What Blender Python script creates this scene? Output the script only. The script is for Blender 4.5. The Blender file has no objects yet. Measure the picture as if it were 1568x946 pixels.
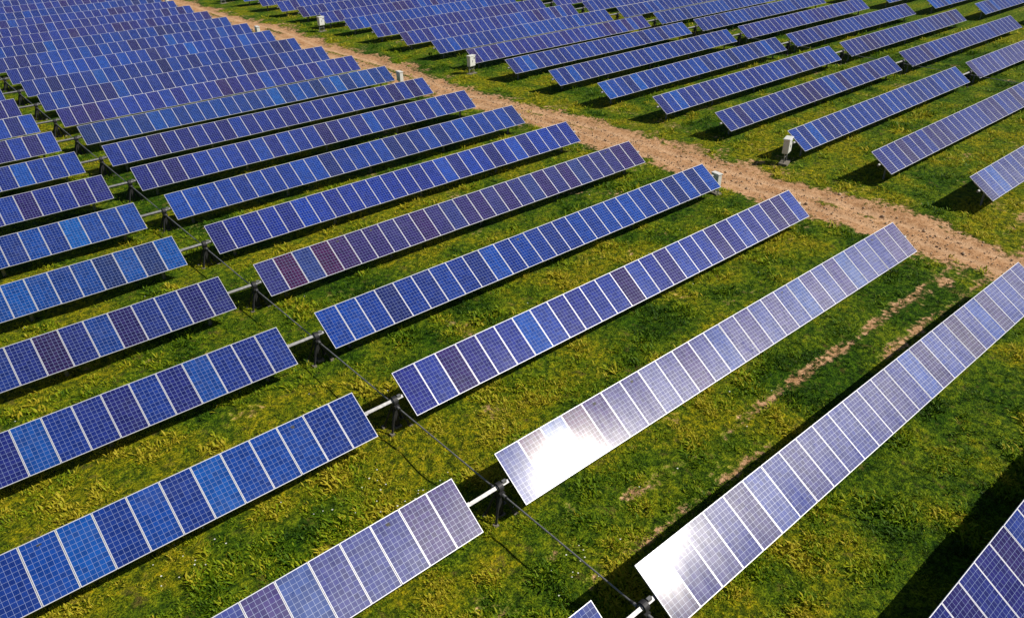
import bpy, math, random, numpy as np
from mathutils import Matrix, Vector
random.seed(7); rng=np.random.default_rng(11)
scene=bpy.context.scene
scene.view_settings.view_transform='Standard'
try: scene.view_settings.look='None'
except: pass
scene.view_settings.exposure=0
COL=scene.collection
# ---------------------------------------------------------------- constants
ML=1.96; H=1.35; PITCH=6.22098; TILT=math.degrees(0.5971)
ROWL=27.596; NMOD=27; GAP=1.762
UB=37.418; UC=UB+27.351+2.078; UD=UC+27.517+5.5
SUN=Vector((.53,-.49,.695)).normalized()

def link(o,parent=None):
    COL.objects.link(o)
    if parent: o.parent=parent
    return o
# ---------------------------------------------------------------- node helpers
def newmat(name):
    m=bpy.data.materials.new(name); m.use_nodes=True
    nt=m.node_tree; return m,nt,nt.nodes["Principled BSDF"]
def N(nt,t,**kw):
    n=nt.nodes.new(t)
    for k,v in kw.items(): setattr(n,k,v)
    return n
def math_(nt,op,a,b=None,c=None,clamp=False):
    n=nt.nodes.new("ShaderNodeMath"); n.operation=op; n.use_clamp=clamp
    for i,v in enumerate((a,b,c)):
        if v is None: continue
        if isinstance(v,(int,float)): n.inputs[i].default_value=v
        else: nt.links.new(v,n.inputs[i])
    return n.outputs[0]
def mix_(nt,f,a,b,mode='MIX'):
    n=nt.nodes.new("ShaderNodeMix"); n.data_type='RGBA'; n.blend_type=mode
    if isinstance(f,(int,float)): n.inputs[0].default_value=f
    else: nt.links.new(f,n.inputs[0])
    for i,v in ((6,a),(7,b)):
        if isinstance(v,tuple): n.inputs[i].default_value=v if len(v)==4 else v+(1,)
        else: nt.links.new(v,n.inputs[i])
    return n.outputs[2]
def noise_(nt,vec,scale,detail=3,rough=.55,dist=0):
    n=nt.nodes.new("ShaderNodeTexNoise"); n.inputs["Scale"].default_value=scale
    n.inputs["Detail"].default_value=detail; n.inputs["Roughness"].default_value=rough
    n.inputs["Distortion"].default_value=dist
    if vec is not None: nt.links.new(vec,n.inputs["Vector"])
    return n.outputs[0]
def ramp_(nt,f,stops,interp='LINEAR'):
    n=nt.nodes.new("ShaderNodeValToRGB"); cr=n.color_ramp; cr.interpolation=interp
    while len(cr.elements)<len(stops): cr.elements.new(.5)
    for e,(p,c) in zip(cr.elements,stops):
        e.position=p; e.color=c if len(c)==4 else tuple(c)+(1,)
    nt.links.new(f,n.inputs[0]); return n.outputs[0]
def sstep(nt,x,a,b):
    n=nt.nodes.new("ShaderNodeMapRange"); n.interpolation_type='SMOOTHSTEP'
    nt.links.new(x,n.inputs[0]); n.inputs[1].default_value=a; n.inputs[2].default_value=b
    return n.outputs[0]
# ---------------------------------------------------------------- materials
def mat_glass():
    m,nt,b=newmat("solar_cell_glass")
    uv=N(nt,"ShaderNodeUVMap",uv_map="UVMap"); sep=N(nt,"ShaderNodeSeparateXYZ"); nt.links.new(uv.outputs[0],sep.inputs[0])
    cu=math_(nt,'MULTIPLY',sep.outputs[0],6.0); cv=math_(nt,'MULTIPLY',sep.outputs[1],12.0)
    fu=math_(nt,'FRACT',cu); fv=math_(nt,'FRACT',cv)
    du=math_(nt,'ABSOLUTE',math_(nt,'SUBTRACT',fu,.5)); dv=math_(nt,'ABSOLUTE',math_(nt,'SUBTRACT',fv,.5))
    line=math_(nt,'GREATER_THAN',math_(nt,'MAXIMUM',du,dv),.5-.026)
    bb=math_(nt,'LESS_THAN',math_(nt,'ABSOLUTE',math_(nt,'SUBTRACT',du,.2)),.010)
    r1=N(nt,"ShaderNodeAttribute",attribute_name="rnd")
    comb=N(nt,"ShaderNodeCombineXYZ"); nt.links.new(math_(nt,'FLOOR',cu),comb.inputs[0]); nt.links.new(math_(nt,'FLOOR',cv),comb.inputs[1])
    nt.links.new(math_(nt,'MULTIPLY',r1.outputs["Fac"],57.0),comb.inputs[2])
    wn=N(nt,"ShaderNodeTexWhiteNoise",noise_dimensions='3D'); nt.links.new(comb.outputs[0],wn.inputs[0])
    base=ramp_(nt,r1.outputs["Fac"],[(0,(.014,.012,.090)),(.3,(.008,.018,.175)),(.65,(.006,.035,.265)),(1,(.005,.072,.36))])
    oi=N(nt,"ShaderNodeObjectInfo")
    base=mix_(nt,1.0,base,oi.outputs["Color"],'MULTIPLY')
    cell=mix_(nt,1.0,base,ramp_(nt,wn.outputs[0],[(0,(.70,.73,.78)),(1,(1.28,1.25,1.2))]),'MULTIPLY')
    c=mix_(nt,math_(nt,'MULTIPLY',bb,.2),cell,(.2,.24,.36))
    c=mix_(nt,line,c,(.22,.28,.48))
    tc=N(nt,"ShaderNodeTexCoord")
    geo=N(nt,"ShaderNodeNewGeometry")
    dust=noise_(nt,geo.outputs["Position"],.7,5,.65)
    c=mix_(nt,math_(nt,'MULTIPLY',sstep(nt,dust,.45,.8),.04),c,(.40,.38,.36))
    nt.links.new(c,b.inputs["Base Color"])
    mp=N(nt,"ShaderNodeMapping"); mp.inputs["Scale"].default_value=(2.2,.5,1); nt.links.new(tc.outputs["Object"],mp.inputs[0])
    sm=noise_(nt,mp.outputs[0],2.0,6,.7,.6)
    rg=math_(nt,'MULTIPLY_ADD',sm,.14,.275)
    nt.links.new(rg,b.inputs["Roughness"])
    # glass over the fingers and bus bars reflects more than the textured cells; dirt smudges reflect less
    sp=math_(nt,'MULTIPLY_ADD',line,.22,.10)
    smud=noise_(nt,geo.outputs["Position"],2.6,5,.7,1.2)
    sp=math_(nt,'MULTIPLY',sp,math_(nt,'MULTIPLY_ADD',sstep(nt,sm,.30,.62),.6,.6))
    sp=math_(nt,'MULTIPLY',sp,math_(nt,'MULTIPLY_ADD',sstep(nt,smud,.61,.67),-.6,1.0))
    nt.links.new(sp,b.inputs["Specular IOR Level"])
    b.inputs["Anisotropic"].default_value=.84
    tg=N(nt,"ShaderNodeTangent",direction_type='UV_MAP'); tg.uv_map="UVMap"; nt.links.new(tg.outputs[0],b.inputs["Tangent"])
    b.inputs["Coat Weight"].default_value=.26
    cr=math_(nt,'MULTIPLY_ADD',sm,.08,.09); nt.links.new(cr,b.inputs["Coat Roughness"])
    return m
def mat_simple(name,col,rough=.5,metal=0,var=.15,scale=6):
    m,nt,b=newmat(name); tc=N(nt,"ShaderNodeTexCoord")
    f=noise_(nt,tc.outputs["Object"],scale,5,.6)
    lo=tuple(x*(1-var) for x in col); hi=tuple(min(1,x*(1+var)) for x in col)
    nt.links.new(ramp_(nt,f,[(.3,lo),(.7,hi)]),b.inputs["Base Color"])
    b.inputs["Roughness"].default_value=rough; b.inputs["Metallic"].default_value=metal
    return m
GLASS=mat_glass()
FRAME=mat_simple("anodised_aluminium_frame",(.56,.57,.64),.45,.2,.08)
BACK=mat_simple("white_backsheet",(.6,.6,.58),.7,0,.06)
STEEL=mat_simple("galvanised_steel",(.25,.25,.26),.5,.5,.3,9)
DARK=mat_simple("dark_weathered_steel",(.04,.04,.045),.6,.5,.25,9)
PAINT=mat_simple("cabinet_paint",(.72,.72,.70),.45,0,.06,3)
CONC=mat_simple("concrete",(.18,.16,.13),.9,0,.2,8)
BLACK=mat_simple("black_rubber",(.02,.02,.02),.6,0,.2,8)
# ---------------------------------------------------------------- mesh builder
class MB:
    def __init__(s): s.v=[];s.f=[];s.m=[]
    def box(s,x0,x1,y0,y1,z0,z1,mi=0,T=None):
        b=len(s.v); P=[(x0,y0,z0),(x1,y0,z0),(x1,y1,z0),(x0,y1,z0),(x0,y0,z1),(x1,y0,z1),(x1,y1,z1),(x0,y1,z1)]
        if T is not None: P=[tuple(T@Vector(p)) for p in P]
        s.v+=P
        for q in ((3,2,1,0),(4,5,6,7),(0,1,5,4),(1,2,6,5),(2,3,7,6),(3,0,4,7)):
            s.f.append(tuple(b+i for i in q)); s.m.append(mi)
    def cyl(s,p0,p1,r,n=12,mi=0,r2=None):
        p0=Vector(p0);p1=Vector(p1);d=(p1-p0).normalized()
        a=d.orthogonal().normalized(); c=d.cross(a); b=len(s.v); r2=r if r2 is None else r2
        for P,rr in ((p0,r),(p1,r2)):
            for i in range(n):
                t=2*math.pi*i/n; s.v.append(tuple(P+a*math.cos(t)*rr+c*math.sin(t)*rr))
        for i in range(n):
            j=(i+1)%n; s.f.append((b+i,b+j,b+n+j,b+n+i)); s.m.append(mi)
        s.f.append(tuple(b+i for i in range(n))[::-1]); s.m.append(mi)
        s.f.append(tuple(b+n+i for i in range(n))); s.m.append(mi)
    def beam(s,p0,p1,w,mi=0):
        p0=Vector(p0);p1=Vector(p1); d=p1-p0; T=Matrix.Translation(p0)@d.to_track_quat('Z','Y').to_matrix().to_4x4()
        s.box(-w/2,w/2,-w/2,w/2,0,d.length,mi,T)
    def mesh(s,name,mats):
        me=bpy.data.meshes.new(name); me.from_pydata(s.v,[],s.f)
        for m in mats: me.materials.append(m)
        me.polygons.foreach_set("material_index",s.m); me.update(); return me
# ---------------------------------------------------------------- module row meshes
def module_row(L,n,seed):
    r=random.Random(seed); w=L/n; mb=MB(); rn=[];uvs=[]
    for i in range(n):
        xc=(i+.5)*w; hw=w/2-.007; hl=ML/2; fr=.022
        rx=math.radians(r.gauss(0,.28)); ry=math.radians(r.gauss(0,.35)); dz=r.uniform(-.003,.003)
        a=min(.88,max(.05,r.gauss(.42,.17))); 
        if r.random()<.05: a=r.uniform(0,.15)
        def P(x,y,z): return (xc+x,y,z+dz+rx*y+ry*x)
        b=len(mb.v)
        gw=hw-fr; gl=hl-fr
        for (X,Y,Z) in ((gw,gl,-.003),(gw,gl,.003),(hw,hl,.003),(hw,hl,-.037),(gw,gl,-.010)):
            for sx,sy in ((-1,-1),(1,-1),(1,1),(-1,1)): mb.v.append(P(sx*X,sy*Y,Z))
        def F(q,mi,uv=None):
            mb.f.append(tuple(b+k for k in q)); mb.m.append(mi); rn.append(a)
            uvs.extend(uv or [(0,0)]*4)
        F((0,1,2,3),0,[(0,0),(1,0),(1,1),(0,1)])
        for k in range(4):
            j=(k+1)%4
            F((k,4+k,4+j,j),1); F((4+k,8+k,8+j,4+j),1); F((8+k,12+k,12+j,8+j),1); F((12+k,16+k,16+j,12+j),1)
        F((19,18,17,16),2)
        T=Matrix.Translation((xc,hl*.75,0))
        n0=len(mb.f); mb.box(-.07,.07,-.05,.05,-.045,-.0115,3,T)
        for _ in range(len(mb.f)-n0): rn.append(a); uvs.extend([(0,0)]*4)
    me=mb.mesh("modules",[GLASS,FRAME,BACK,BLACK])
    uvl=me.uv_layers.new(name="UVMap"); uvl.data.foreach_set("uv",np.array(uvs,dtype=np.float32).ravel())
    at=me.attributes.new("rnd",'FLOAT','FACE'); at.data.foreach_set("value",np.array(rn,dtype=np.float32))
    return me
LENS={'A':ROWL,'B':27.351,'C':27.517}
MESH={k:[module_row(L,NMOD,ord(k)*31+s*7+1) for s in range(8)] for k,L in LENS.items()}
def tube_mesh(L,ext0,ext1):
    mb=MB(); mb.box(-ext0,L+ext1,-.06,.06,-.20,-.08,0)
    w=L/NMOD
    for i in range(NMOD+1):
        x=min(max(i*w,.04),L-.04); mb.box(x-.02,x+.02,-.62,.62,-.078,-.040,0)
    return mb.mesh("torque_tube",[STEEL])
TUBE={k:(tube_mesh(L,1.9,.25),tube_mesh(L,.25,.12)) for k,L in LENS.items()}
def post_mesh(L,drive):
    mb=MB(); xs=[1.1+i*(L-2.2)/4 for i in range(5)]
    oy=.08; zt=-.13
    for x in xs:
        mb.box(x-.075,x-.067,oy-.05,oy+.05,-H-.3,zt-.06); mb.box(x+.067,x+.075,oy-.05,oy+.05,-H-.3,zt-.06)
        mb.box(x-.067,x+.067,oy-.004,oy+.004,-H-.3,zt-.06)
        mb.box(x-.05,x+.05,oy-.11,oy+.11,zt-.09,zt-.061)
        mb.cyl((x-.035,oy,zt),(x+.035,oy,zt),.115,14)
    return mb.mesh("posts",[STEEL])
POST={k:post_mesh(L,0) for k,L in LENS.items()}
def drive_mesh():
    mb=MB(); x=-.42; oy=.08; zt=-.13
    mb.cyl((x-.09,oy,zt),(x+.09,oy,zt),.17,20,0)
    mb.cyl((x-.13,oy,zt),(x-.09,oy,zt),.11,16,1)
    mb.cyl((x+.09,oy,zt),(x+.13,oy,zt),.11,16,1)
    mb.box(x-.10,x+.10,oy-.20,oy+.20,zt-.27,zt-.15,0)
    mb.cyl((x,oy-.34,zt-.21),(x,oy+.34,zt-.21),.055,12,1)
    mb.box(x-.09,x+.09,oy-.09,oy+.09,-H-.3,zt-.271,0)
    for sx,sy in ((.42,.30),(-.42,.30),(.42,-.30),(-.42,-.30)):
        mb.beam((x+sx*.2,oy+sy*.3,zt-.30),(x+sx,oy+sy,-H-.06),.07,0)
        mb.box(x+sx-.08,x+sx+.08,oy+sy-.08,oy+sy+.08,-H-.1,-H+.02,2)
    mb.box(x-.15,x+.15,oy-.15,oy+.15,-H-.1,-H+.03,2)
    mb.box(x+.14,x+.30,oy-.05,oy+.05,zt+.061,zt+.16,1)
    return mb.mesh("drive_gearbox",[DARK,STEEL,CONC])
DRIVE=drive_mesh()
TINT={('R',0):(4.5,1.45,.95),('R',3):(3.3,.72,.55),('R',4):(.9,1.0,1.1),('R',1):(1.9,1.1,1.05),('R',2):(.7,1.35,1.12),('L',0):(4.5,1.3,.85),('R',5):(.7,1.3,1.08),  # per-row module colour; both zero rows include a painted silvery-pink sheen
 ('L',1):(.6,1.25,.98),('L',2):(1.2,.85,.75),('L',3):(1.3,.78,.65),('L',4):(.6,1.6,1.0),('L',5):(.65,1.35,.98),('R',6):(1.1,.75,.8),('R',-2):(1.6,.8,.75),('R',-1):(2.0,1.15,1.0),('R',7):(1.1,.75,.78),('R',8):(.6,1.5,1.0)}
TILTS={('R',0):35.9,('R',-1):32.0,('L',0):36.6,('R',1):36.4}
def tracker(blk,k,U0,key,first):
    e=bpy.data.objects.new("solar_tracker_row",None); e.empty_display_size=.3
    e.location=(U0,k*PITCH+random.uniform(-.03,.03),H); link(e)
    t=math.radians(TILTS.get((blk,k),TILT+random.gauss(0,.8)))
    mo=bpy.data.objects.new("modules",random.choice(MESH[key])); link(mo,e); mo.rotation_euler=(t,0,0)
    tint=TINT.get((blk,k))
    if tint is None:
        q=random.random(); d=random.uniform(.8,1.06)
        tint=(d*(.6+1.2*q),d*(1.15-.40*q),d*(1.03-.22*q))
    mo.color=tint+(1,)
    tb=bpy.data.objects.new("torque_tube",TUBE[key][0 if first else 1]); link(tb,e); tb.rotation_euler=(t,0,0)
    link(bpy.data.objects.new("posts",POST[key]),e)
    if first: link(bpy.data.objects.new("drive_gearbox",DRIVE),e)
K0,K1=-5,27
for k in range(K0,K1):
    tracker('R',k,0,'A',True); tracker('L',k,-GAP-ROWL,'A',False)
    if k>=-4:
        tracker('B',k,UB,'B',False); tracker('C',k,UC,'C',True); tracker('D',k,UD,'B',False)
def shaft(U):
    mb=MB(); z=H-.34
    for k in range(K0,K1-1):
        a=k*PITCH+.08; b=a+PITCH
        mb.cyl((U,a+.34,z),(U,b-.34,z),.028,8,0)
        mb.cyl((U,a+.30,z),(U,a+.44,z),.048,10,1); mb.cyl((U,b-.44,z),(U,b-.30,z),.048,10,1)
    o=bpy.data.objects.new("drive_shaft_line",mb.mesh("drive_shaft_line",[STEEL,DARK])); link(o)
shaft(-.42); shaft(UC-.42)
# ---------------------------------------------------------------- cabinets
def cabinet(U,V,rot=0,s=1.0):
    e=bpy.data.objects.new("electrical_cabinet",None); link(e); e.location=(U,V,0); e.rotation_euler=(0,0,rot); e.scale=(s,s,s)
    mb=MB(); mb.box(-.42,.42,-.2,.2,.75,1.75,0)
    b=bpy.data.objects.new("housing",mb.mesh("housing",[PAINT])); link(b,e)
    bv=b.modifiers.new("b","BEVEL"); bv.width=.02; bv.segments=2
    mb=MB(); mb.box(-.47,.47,-.26,.26,1.753,1.79,0); mb.box(-.44,.44,-.23,.23,1.791,1.815,0)
    link(bpy.data.objects.new("rain_hood",mb.mesh("rain_hood",[PAINT])),e)
    mb=MB(); mb.box(-.385,-.004,-.222,-.2025,.80,1.70,0); mb.box(.004,.385,-.222,-.2025,.80,1.70,0)
    mb.box(-.05,-.03,-.25,-.2225,1.15,1.35,1); mb.box(.15,.32,-.226,-.2225,1.45,1.58,1)
    link(bpy.data.objects.new("doors",mb.mesh("doors",[PAINT,BLACK])),e)
    mb=MB()
    for x in (-.36,.36):
        mb.box(x-.03,x+.03,-.03,.03,-.1,.748,0)
    mb.box(-.33,.33,-.02,.02,.42,.47,0); mb.cyl((.1,0,-.1),(.1,0,.749),.04,10,1); mb.cyl((-.05,.05,-.1),(-.05,.05,.749),.03,10,1)
    mb.box(-.55,.55,-.3,.3,-.15,.06,2)
    link(bpy.data.objects.new("legs",mb.mesh("legs",[STEEL,BLACK,CONC])),e)
for U,V,r,s in ((28.2,12.45,1.4,.75),(28.2,8*PITCH-.7,1.5,.85),(28.2,13*PITCH-.5,1.5,.9),(28.2,18*PITCH-.5,1.5,1),(36.4,12.5,.3,1.0),(36.5,8*PITCH-1.2,.2,1),(36.5,13*PITCH-1.2,.2,1),(36.5,18*PITCH-1,.2,1),
   (-.9,14*PITCH+1.0,.2,.8),(-1.2,12*PITCH+1.4,.2,.8)):
    cabinet(U,V,r,s)
# ---------------------------------------------------------------- numpy noise
def vnoise(x,y,seed):
    xi=np.floor(x);yi=np.floor(y);fx=x-xi;fy=y-yi
    fx=fx*fx*(3-2*fx);fy=fy*fy*(3-2*fy)
    def h(a,b):
        s=np.sin(a*127.1+b*311.7+seed*74.7)*43758.5453
        return s-np.floor(s)
    return (h(xi,yi)*(1-fx)+h(xi+1,yi)*fx)*(1-fy)+(h(xi,yi+1)*(1-fx)+h(xi+1,yi+1)*fx)*fy
def fbm(x,y,scale,seed,o=4):
    t=0;a=.5;n=0
    for i in range(o):
        t=t+a*vnoise(x*scale*2**i+seed*3.1,y*scale*2**i-seed*1.7,seed+i);n+=a;a*=.5
    return t/n
def ss(x,a,b):
    t=np.clip((x-a)/(b-a),0,1);return t*t*(3-2*t)
def roadc(V): return 31.3+.4*np.sin(V*.09)+.3*np.sin(V*.23+1)
def dirt(U,V):
    n1=fbm(U,V,.35,1)-.5; n2=fbm(U,V,1.3,2)-.5; n3=fbm(U,V,.12,3)
    c=roadc(V)
    hw=2.25+.5*(n3-.5)
    d=np.abs(U-c)+n1*1.8+n2*1.9
    road=1-ss(d,hw-1.0,hw+.9)
    mid=(1-ss(np.abs(U-c-.2),.1,.6))*ss(fbm(U,V,.22,9),.48,.62)
    road=road*(1-.6*mid)
    sh=(1-ss(np.abs(U-c)+n1*3,2.2,5.2))*ss(fbm(U,V,.8,5),.47,.66)*.7
    tr=0
    for v0,w in ((-2.35,.14),(-3.95,.14)):
        pat=ss(fbm(U*.3,V,.6,6+int(v0)),.33,.56)
        tr=np.maximum(tr,(1-ss(np.abs(V-v0+.25*(fbm(U,V*0,.3,14)-.5))+n2*.5+n1*.3,w-.14,w+.36))*pat*ss(U,-1.5,1)*.68)
    end=(1-ss(np.hypot((U-26.8)/2.4,(V+2.9)/1.0)+n1*1.4+n2*1.4,.5,1.2))*.7
    bare=ss(fbm(U,V,.5,12),.64,.82)*.38
    return np.clip(np.maximum.reduce([road,sh,tr,end,bare]),0,1)
def height(U,V):
    return .16*(fbm(U,V,.08,21)-.5)+.18*(fbm(U,V,.7,22)-.5)
# ---------------------------------------------------------------- ground
def axis(a,b,step,far):
    c=np.arange(a,b,step); g=[];x=0;s=step
    while x<far: s*=1.35; x+=s; g.append(x)
    g=np.array(g); return np.concatenate([(a-g)[::-1],c,c[-1]+g])
xs=axis(-42,80,.25,1800); ys=axis(-22,118,.3,1800)
X,Y=np.meshgrid(xs,ys); nx,ny=len(xs),len(ys)
D=dirt(X,Y); rut=np.exp(-((np.abs(X-roadc(Y))-.85)/.28)**2)
Z=height(X,Y)-.05*D-.02-.05*rut*D
v=np.stack([X,Y,Z],-1).reshape(-1,3).astype(np.float32)
i=np.arange((nx-1)*(ny-1)); r_=i//(nx-1); c_=i%(nx-1); b0=r_*nx+c_
q=np.stack([b0,b0+1,b0+nx+1,b0+nx],-1).astype(np.int32)
def np_mesh(name,v,q):
    me=bpy.data.meshes.new(name); k=q.shape[1]
    me.vertices.add(len(v)); me.vertices.foreach_set("co",v.ravel())
    me.loops.add(q.size); me.loops.foreach_set("vertex_index",q.ravel())
    me.polygons.add(len(q)); me.polygons.foreach_set("loop_start",np.arange(0,q.size,k,dtype=np.int32))
    me.polygons.foreach_set("loop_total",np.full(len(q),k,dtype=np.int32))
    me.update(calc_edges=True); return me
def lush(U,V):
    # growth tone of the sward: dry/yellow (1) to dark and lush (0)
    t=.54+(fbm(U,V,.16,35)-.5)*1.5+(fbm(U,V,.6,36)-.5)*1.9
    t=t+.16*np.exp(-((V-4)/4.5)**2)*ss(U,2,6)-.14*ss(-V,4.5,9)
    return np.clip(t,0,1)
gm=np_mesh("ground",v,q); gm.polygons.foreach_set("use_smooth",np.ones(len(q),dtype=bool))
for nm,A in (("dirt",D),("tone",lush(X,Y)),("rut",rut)):
    at=gm.attributes.new(nm,'FLOAT','POINT'); at.data.foreach_set("value",A.ravel().astype(np.float32))
m,nt,b=newmat("grass_and_dirt")
tc=N(nt,"ShaderNodeTexCoord").outputs["Object"]
da=N(nt,"ShaderNodeAttribute",attribute_name="dirt").outputs["Fac"]
to=N(nt,"ShaderNodeAttribute",attribute_name="tone").outputs["Fac"]
ru=N(nt,"ShaderNodeAttribute",attribute_name="rut").outputs["Fac"]
n_f=noise_(nt,tc,3.5,6,.65); n_m=noise_(nt,tc,.55,5,.6); n_vf=noise_(nt,tc,14,4,.65)
dm=math_(nt,'ADD',da,math_(nt,'MULTIPLY',math_(nt,'SUBTRACT',n_f,.5),2.4))
dm=math_(nt,'MULTIPLY',sstep(nt,dm,.30,.74),sstep(nt,da,.05,.3))
g1=ramp_(nt,n_f,[(.30,(.010,.024,.003)),(.45,(.050,.095,.004)),(.58,(.145,.200,.006)),(.75,(.29,.29,.012))])
g2=ramp_(nt,to,[(.05,(.38,.62,.5)),(.5,(.95,1.0,1)),(.95,(1.75,1.25,.9))])
g=mix_(nt,1,g1,g2,'MULTIPLY')
g=mix_(nt,1,g,ramp_(nt,n_vf,[(.3,(.28,.32,.28)),(.7,(1.7,1.65,1.6))]),'MULTIPLY')
g=mix_(nt,math_(nt,'MULTIPLY',sstep(nt,noise_(nt,tc,1.6,5,.65,.5),.56,.70),.5),g,(.20,.13,.04))
d1=ramp_(nt,n_f,[(.25,(.30,.145,.065)),(.5,(.53,.31,.165)),(.75,(.72,.48,.30))])
d2=mix_(nt,1,d1,ramp_(nt,n_m,[(.3,(.75,.68,.6)),(.7,(1.12,1.12,1.12))]),'MULTIPLY')
d2=mix_(nt,1,d2,ramp_(nt,n_vf,[(.3,(.68,.66,.64)),(.7,(1.18,1.18,1.18))]),'MULTIPLY')
d2=mix_(nt,math_(nt,'MULTIPLY',ru,.38),d2,(.72,.50,.32))
nt.links.new(mix_(nt,dm,g,d2),b.inputs["Base Color"]); b.inputs["Roughness"].default_value=.95; b.inputs["Specular IOR Level"].default_value=.1
bp=N(nt,"ShaderNodeBump"); bp.inputs["Strength"].default_value=1; bp.inputs["Distance"].default_value=.17
hh=math_(nt,'MULTIPLY_ADD',n_vf,.35,n_f); hh=math_(nt,'MULTIPLY',hh,math_(nt,'SUBTRACT',1.0,math_(nt,'MULTIPLY',dm,.6)))
nt.links.new(hh,bp.inputs["Height"]); nt.links.new(bp.outputs[0],b.inputs["Normal"])
gm.materials.append(m); link(bpy.data.objects.new("ground",gm))
# ---------------------------------------------------------------- grass
def make_grass():
    Nn=165000
    th=math.radians(49.8)+rng.uniform(-1.0,1.0,Nn)
    r=np.exp(rng.uniform(math.log(7),math.log(120),Nn))
    U=-12.1+r*np.cos(th); V=-14.6+r*np.sin(th)
    d=dirt(U,V); den=.12+.88*ss(fbm(U,V,1.2,31),.40,.60)
    keep=(rng.random(Nn)<den)&(d<rng.uniform(.1,.95,Nn))
    U=U[keep];V=V[keep];r=r[keep];d=d[keep];n=len(U); K=8
    clump=fbm(U,V,1.0,33); patch=lush(U,V)
    sc=(.3+2.4*np.clip(clump-.2,0,1)**1.3)*rng.uniform(.5,1.5,n)*(.8+r/60)*(1-.45*d)
    tint=np.clip(patch+(clump-.5)*.8+rng.normal(0,.14,n),0,1)
    az=rng.uniform(0,2*np.pi,(n,K)); el=rng.uniform(.25,1.25,(n,K))
    ln=rng.uniform(.08,.19,(n,K))*sc[:,None]; wd=rng.uniform(.008,.020,(n,K))*sc[:,None]
    off=rng.uniform(0,.15,(n,K))*sc[:,None]; oa=rng.uniform(0,2*np.pi,(n,K))
    bx=U[:,None]+off*np.cos(oa); by=V[:,None]+off*np.sin(oa); bz=(height(U,V)-.03)[:,None]+0*bx
    dx=np.cos(az)*np.cos(el);dy=np.sin(az)*np.cos(el);dz=np.sin(el)
    px=-np.sin(az);py=np.cos(az)
    v0=np.stack([bx,by,bz],-1)
    vm=np.stack([bx+dx*ln*.5,by+dy*ln*.5,bz+dz*ln*.6],-1); pw=np.stack([px*wd,py*wd,0*wd],-1)
    vt=np.stack([bx+dx*ln*1.05,by+dy*ln*1.05,bz+dz*ln*.85],-1)
    vv=np.stack([v0,vm+pw,vt,vm-pw],2).reshape(-1,3).astype(np.float32)
    nq=n*K; qq=np.arange(nq*4,dtype=np.int32).reshape(-1,4)
    me=np_mesh("grass",vv,qq)
    t=np.clip(np.repeat(tint,K*4)+np.repeat(rng.normal(0,.09,nq),4),0,1)
    a=me.attributes.new("tint",'FLOAT','POINT'); a.data.foreach_set("value",t.astype(np.float32))
    m,nt,b=newmat("grass_blades")
    at=N(nt,"ShaderNodeAttribute",attribute_name="tint").outputs["Fac"]
    c=ramp_(nt,at,[(0,(.020,.060,.004)),(.3,(.070,.155,.005)),(.55,(.175,.28,.007)),(.8,(.33,.38,.010)),(1,(.50,.42,.03))])
    nt.links.new(c,b.inputs["Base Color"]); b.inputs["Roughness"].default_value=.6; b.inputs["Specular IOR Level"].default_value=.15
    tr=N(nt,"ShaderNodeBsdfTranslucent"); nt.links.new(c,tr.inputs[0]); mx=N(nt,"ShaderNodeMixShader"); mx.inputs[0].default_value=.28
    nt.links.new(b.outputs[0],mx.inputs[1]); nt.links.new(tr.outputs[0],mx.inputs[2]); nt.links.new(mx.outputs[0],nt.nodes["Material Output"].inputs[0])
    me.materials.append(m); link(bpy.data.objects.new("grass",me))
make_grass()
def daisies():
    cs=[(-4.5,4.2),(-3.2,3.6),(0.2,-3.2),(-2.0,2.6),(-9,5)]
    P=[]
    for cx,cy in cs:
        k=int(rng.integers(6,16)); P.append(np.stack([rng.normal(cx,.8,k),rng.normal(cy,.35,k)],-1))
    P=np.concatenate(P+[np.stack([rng.uniform(-12,25,60),rng.uniform(-6,25,60)],-1)]); 
    mb=MB()
    for x,y in P:
        z=float(height(np.array([x]),np.array([y]))[0])+random.uniform(.08,.16); s=random.uniform(.018,.032)
        b=len(mb.v)
        for i in range(6):
            t=i*math.pi/3; mb.v.append((x+s*math.cos(t),y+s*math.sin(t),z+random.uniform(-.005,.005)))
        mb.f.append(tuple(range(b,b+6))); mb.m.append(0)
        mb.cyl((x,y,z-.13),(x,y,z-.003),.003,4,1)
    link(bpy.data.objects.new("wildflowers",mb.mesh("wildflowers",[mat_simple("white_petals",(.75,.75,.7),.7),mat_simple("flower_stem",(.05,.1,.02),.7)])))
daisies()
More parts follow.
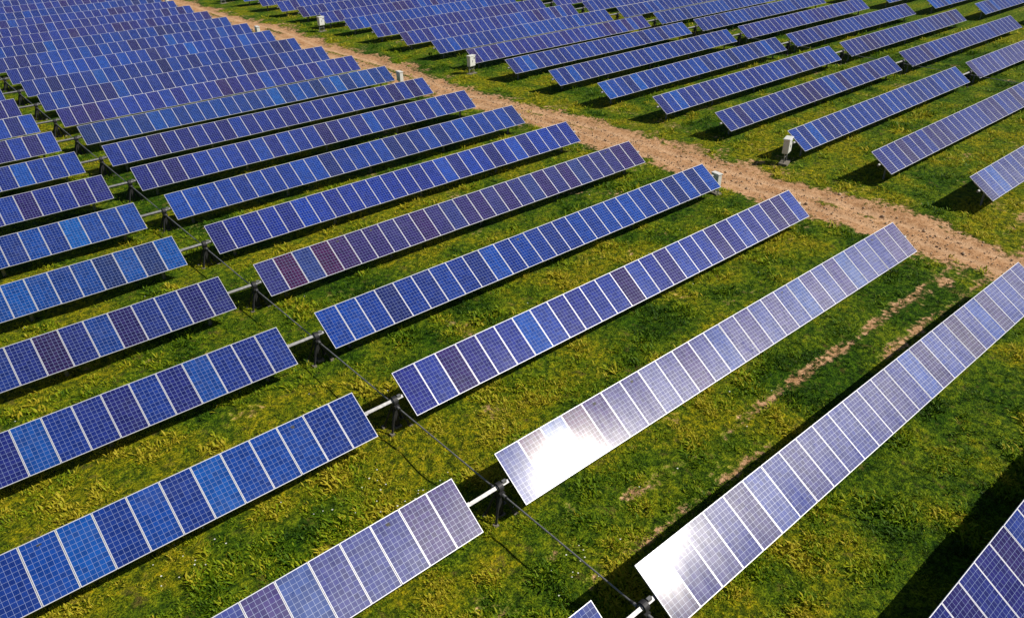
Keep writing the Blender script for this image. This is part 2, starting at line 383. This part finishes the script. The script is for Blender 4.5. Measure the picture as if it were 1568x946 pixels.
def gravel():
    n=5000; U=rng.normal(31.2,1.9,n); V=rng.uniform(-20,60,n); k=dirt(U,V)>.4; U=U[k];V=V[k]
    ico=np.array([(0,0,1),(1,0,0),(0,1,0),(-1,0,0),(0,-1,0),(0,0,-1)],float)
    tri=np.array([(0,1,2),(0,2,3),(0,3,4),(0,4,1),(5,2,1),(5,3,2),(5,4,3),(5,1,4)])
    n=len(U); s=rng.gamma(2,.018,n)+.012
    P=ico[None]*s[:,None,None]*rng.uniform(.6,1.3,(n,6,1)); a=rng.uniform(0,6.3,n)
    x=P[...,0]*np.cos(a)[:,None]-P[...,1]*np.sin(a)[:,None]; y=P[...,0]*np.sin(a)[:,None]+P[...,1]*np.cos(a)[:,None]
    vv=np.stack([x+U[:,None],y+V[:,None],P[...,2]*.7+(height(U,V)-.06)[:,None]],-1).reshape(-1,3).astype(np.float32)
    qq=(tri[None]+6*np.arange(n)[:,None,None]).reshape(-1,3).astype(np.int32)
    me=np_mesh("gravel",vv,qq); me.materials.append(mat_simple("stone",(.40,.28,.18),.9,0,.35,2)); link(bpy.data.objects.new("gravel",me))
gravel()
# ---------------------------------------------------------------- camera
cx,cy,cz,yaw,pit,rol,f=-12.13224,-14.63817,19.09336,0.86909,0.53327,-0.01903,1175.6376
F=Vector((math.cos(pit)*math.cos(yaw),math.cos(pit)*math.sin(yaw),-math.sin(pit)))
Rr=Vector((math.sin(yaw),-math.cos(yaw),0)); Uu=Rr.cross(F)
R2=math.cos(rol)*Rr+math.sin(rol)*Uu; U2=-math.sin(rol)*Rr+math.cos(rol)*Uu
cd=bpy.data.cameras.new("camera"); co=link(bpy.data.objects.new("camera",cd))
co.matrix_world=Matrix(((R2[0],U2[0],-F[0],cx),(R2[1],U2[1],-F[1],cy),(R2[2],U2[2],-F[2],cz),(0,0,0,1)))
cd.sensor_width=36; cd.lens=36*f/1568; cd.clip_end=6000; scene.camera=co
# ---------------------------------------------------------------- light
w=bpy.data.worlds.new("World"); scene.world=w; w.use_nodes=True; nt=w.node_tree
sky=nt.nodes.new("ShaderNodeTexSky"); sky.sky_type='NISHITA'; sky.sun_disc=False
sky.sun_elevation=math.asin(SUN.z); sky.sun_rotation=math.atan2(SUN.x,SUN.y)
nt.links.new(sky.outputs[0],nt.nodes["Background"].inputs[0]); nt.nodes["Background"].inputs[1].default_value=.05
sl=bpy.data.lights.new("sun","SUN"); sl.energy=5; sl.angle=math.radians(.5); sl.color=(1,.94,.82)
so=link(bpy.data.objects.new("sun",sl)); so.rotation_euler=SUN.to_track_quat('Z','Y').to_euler()
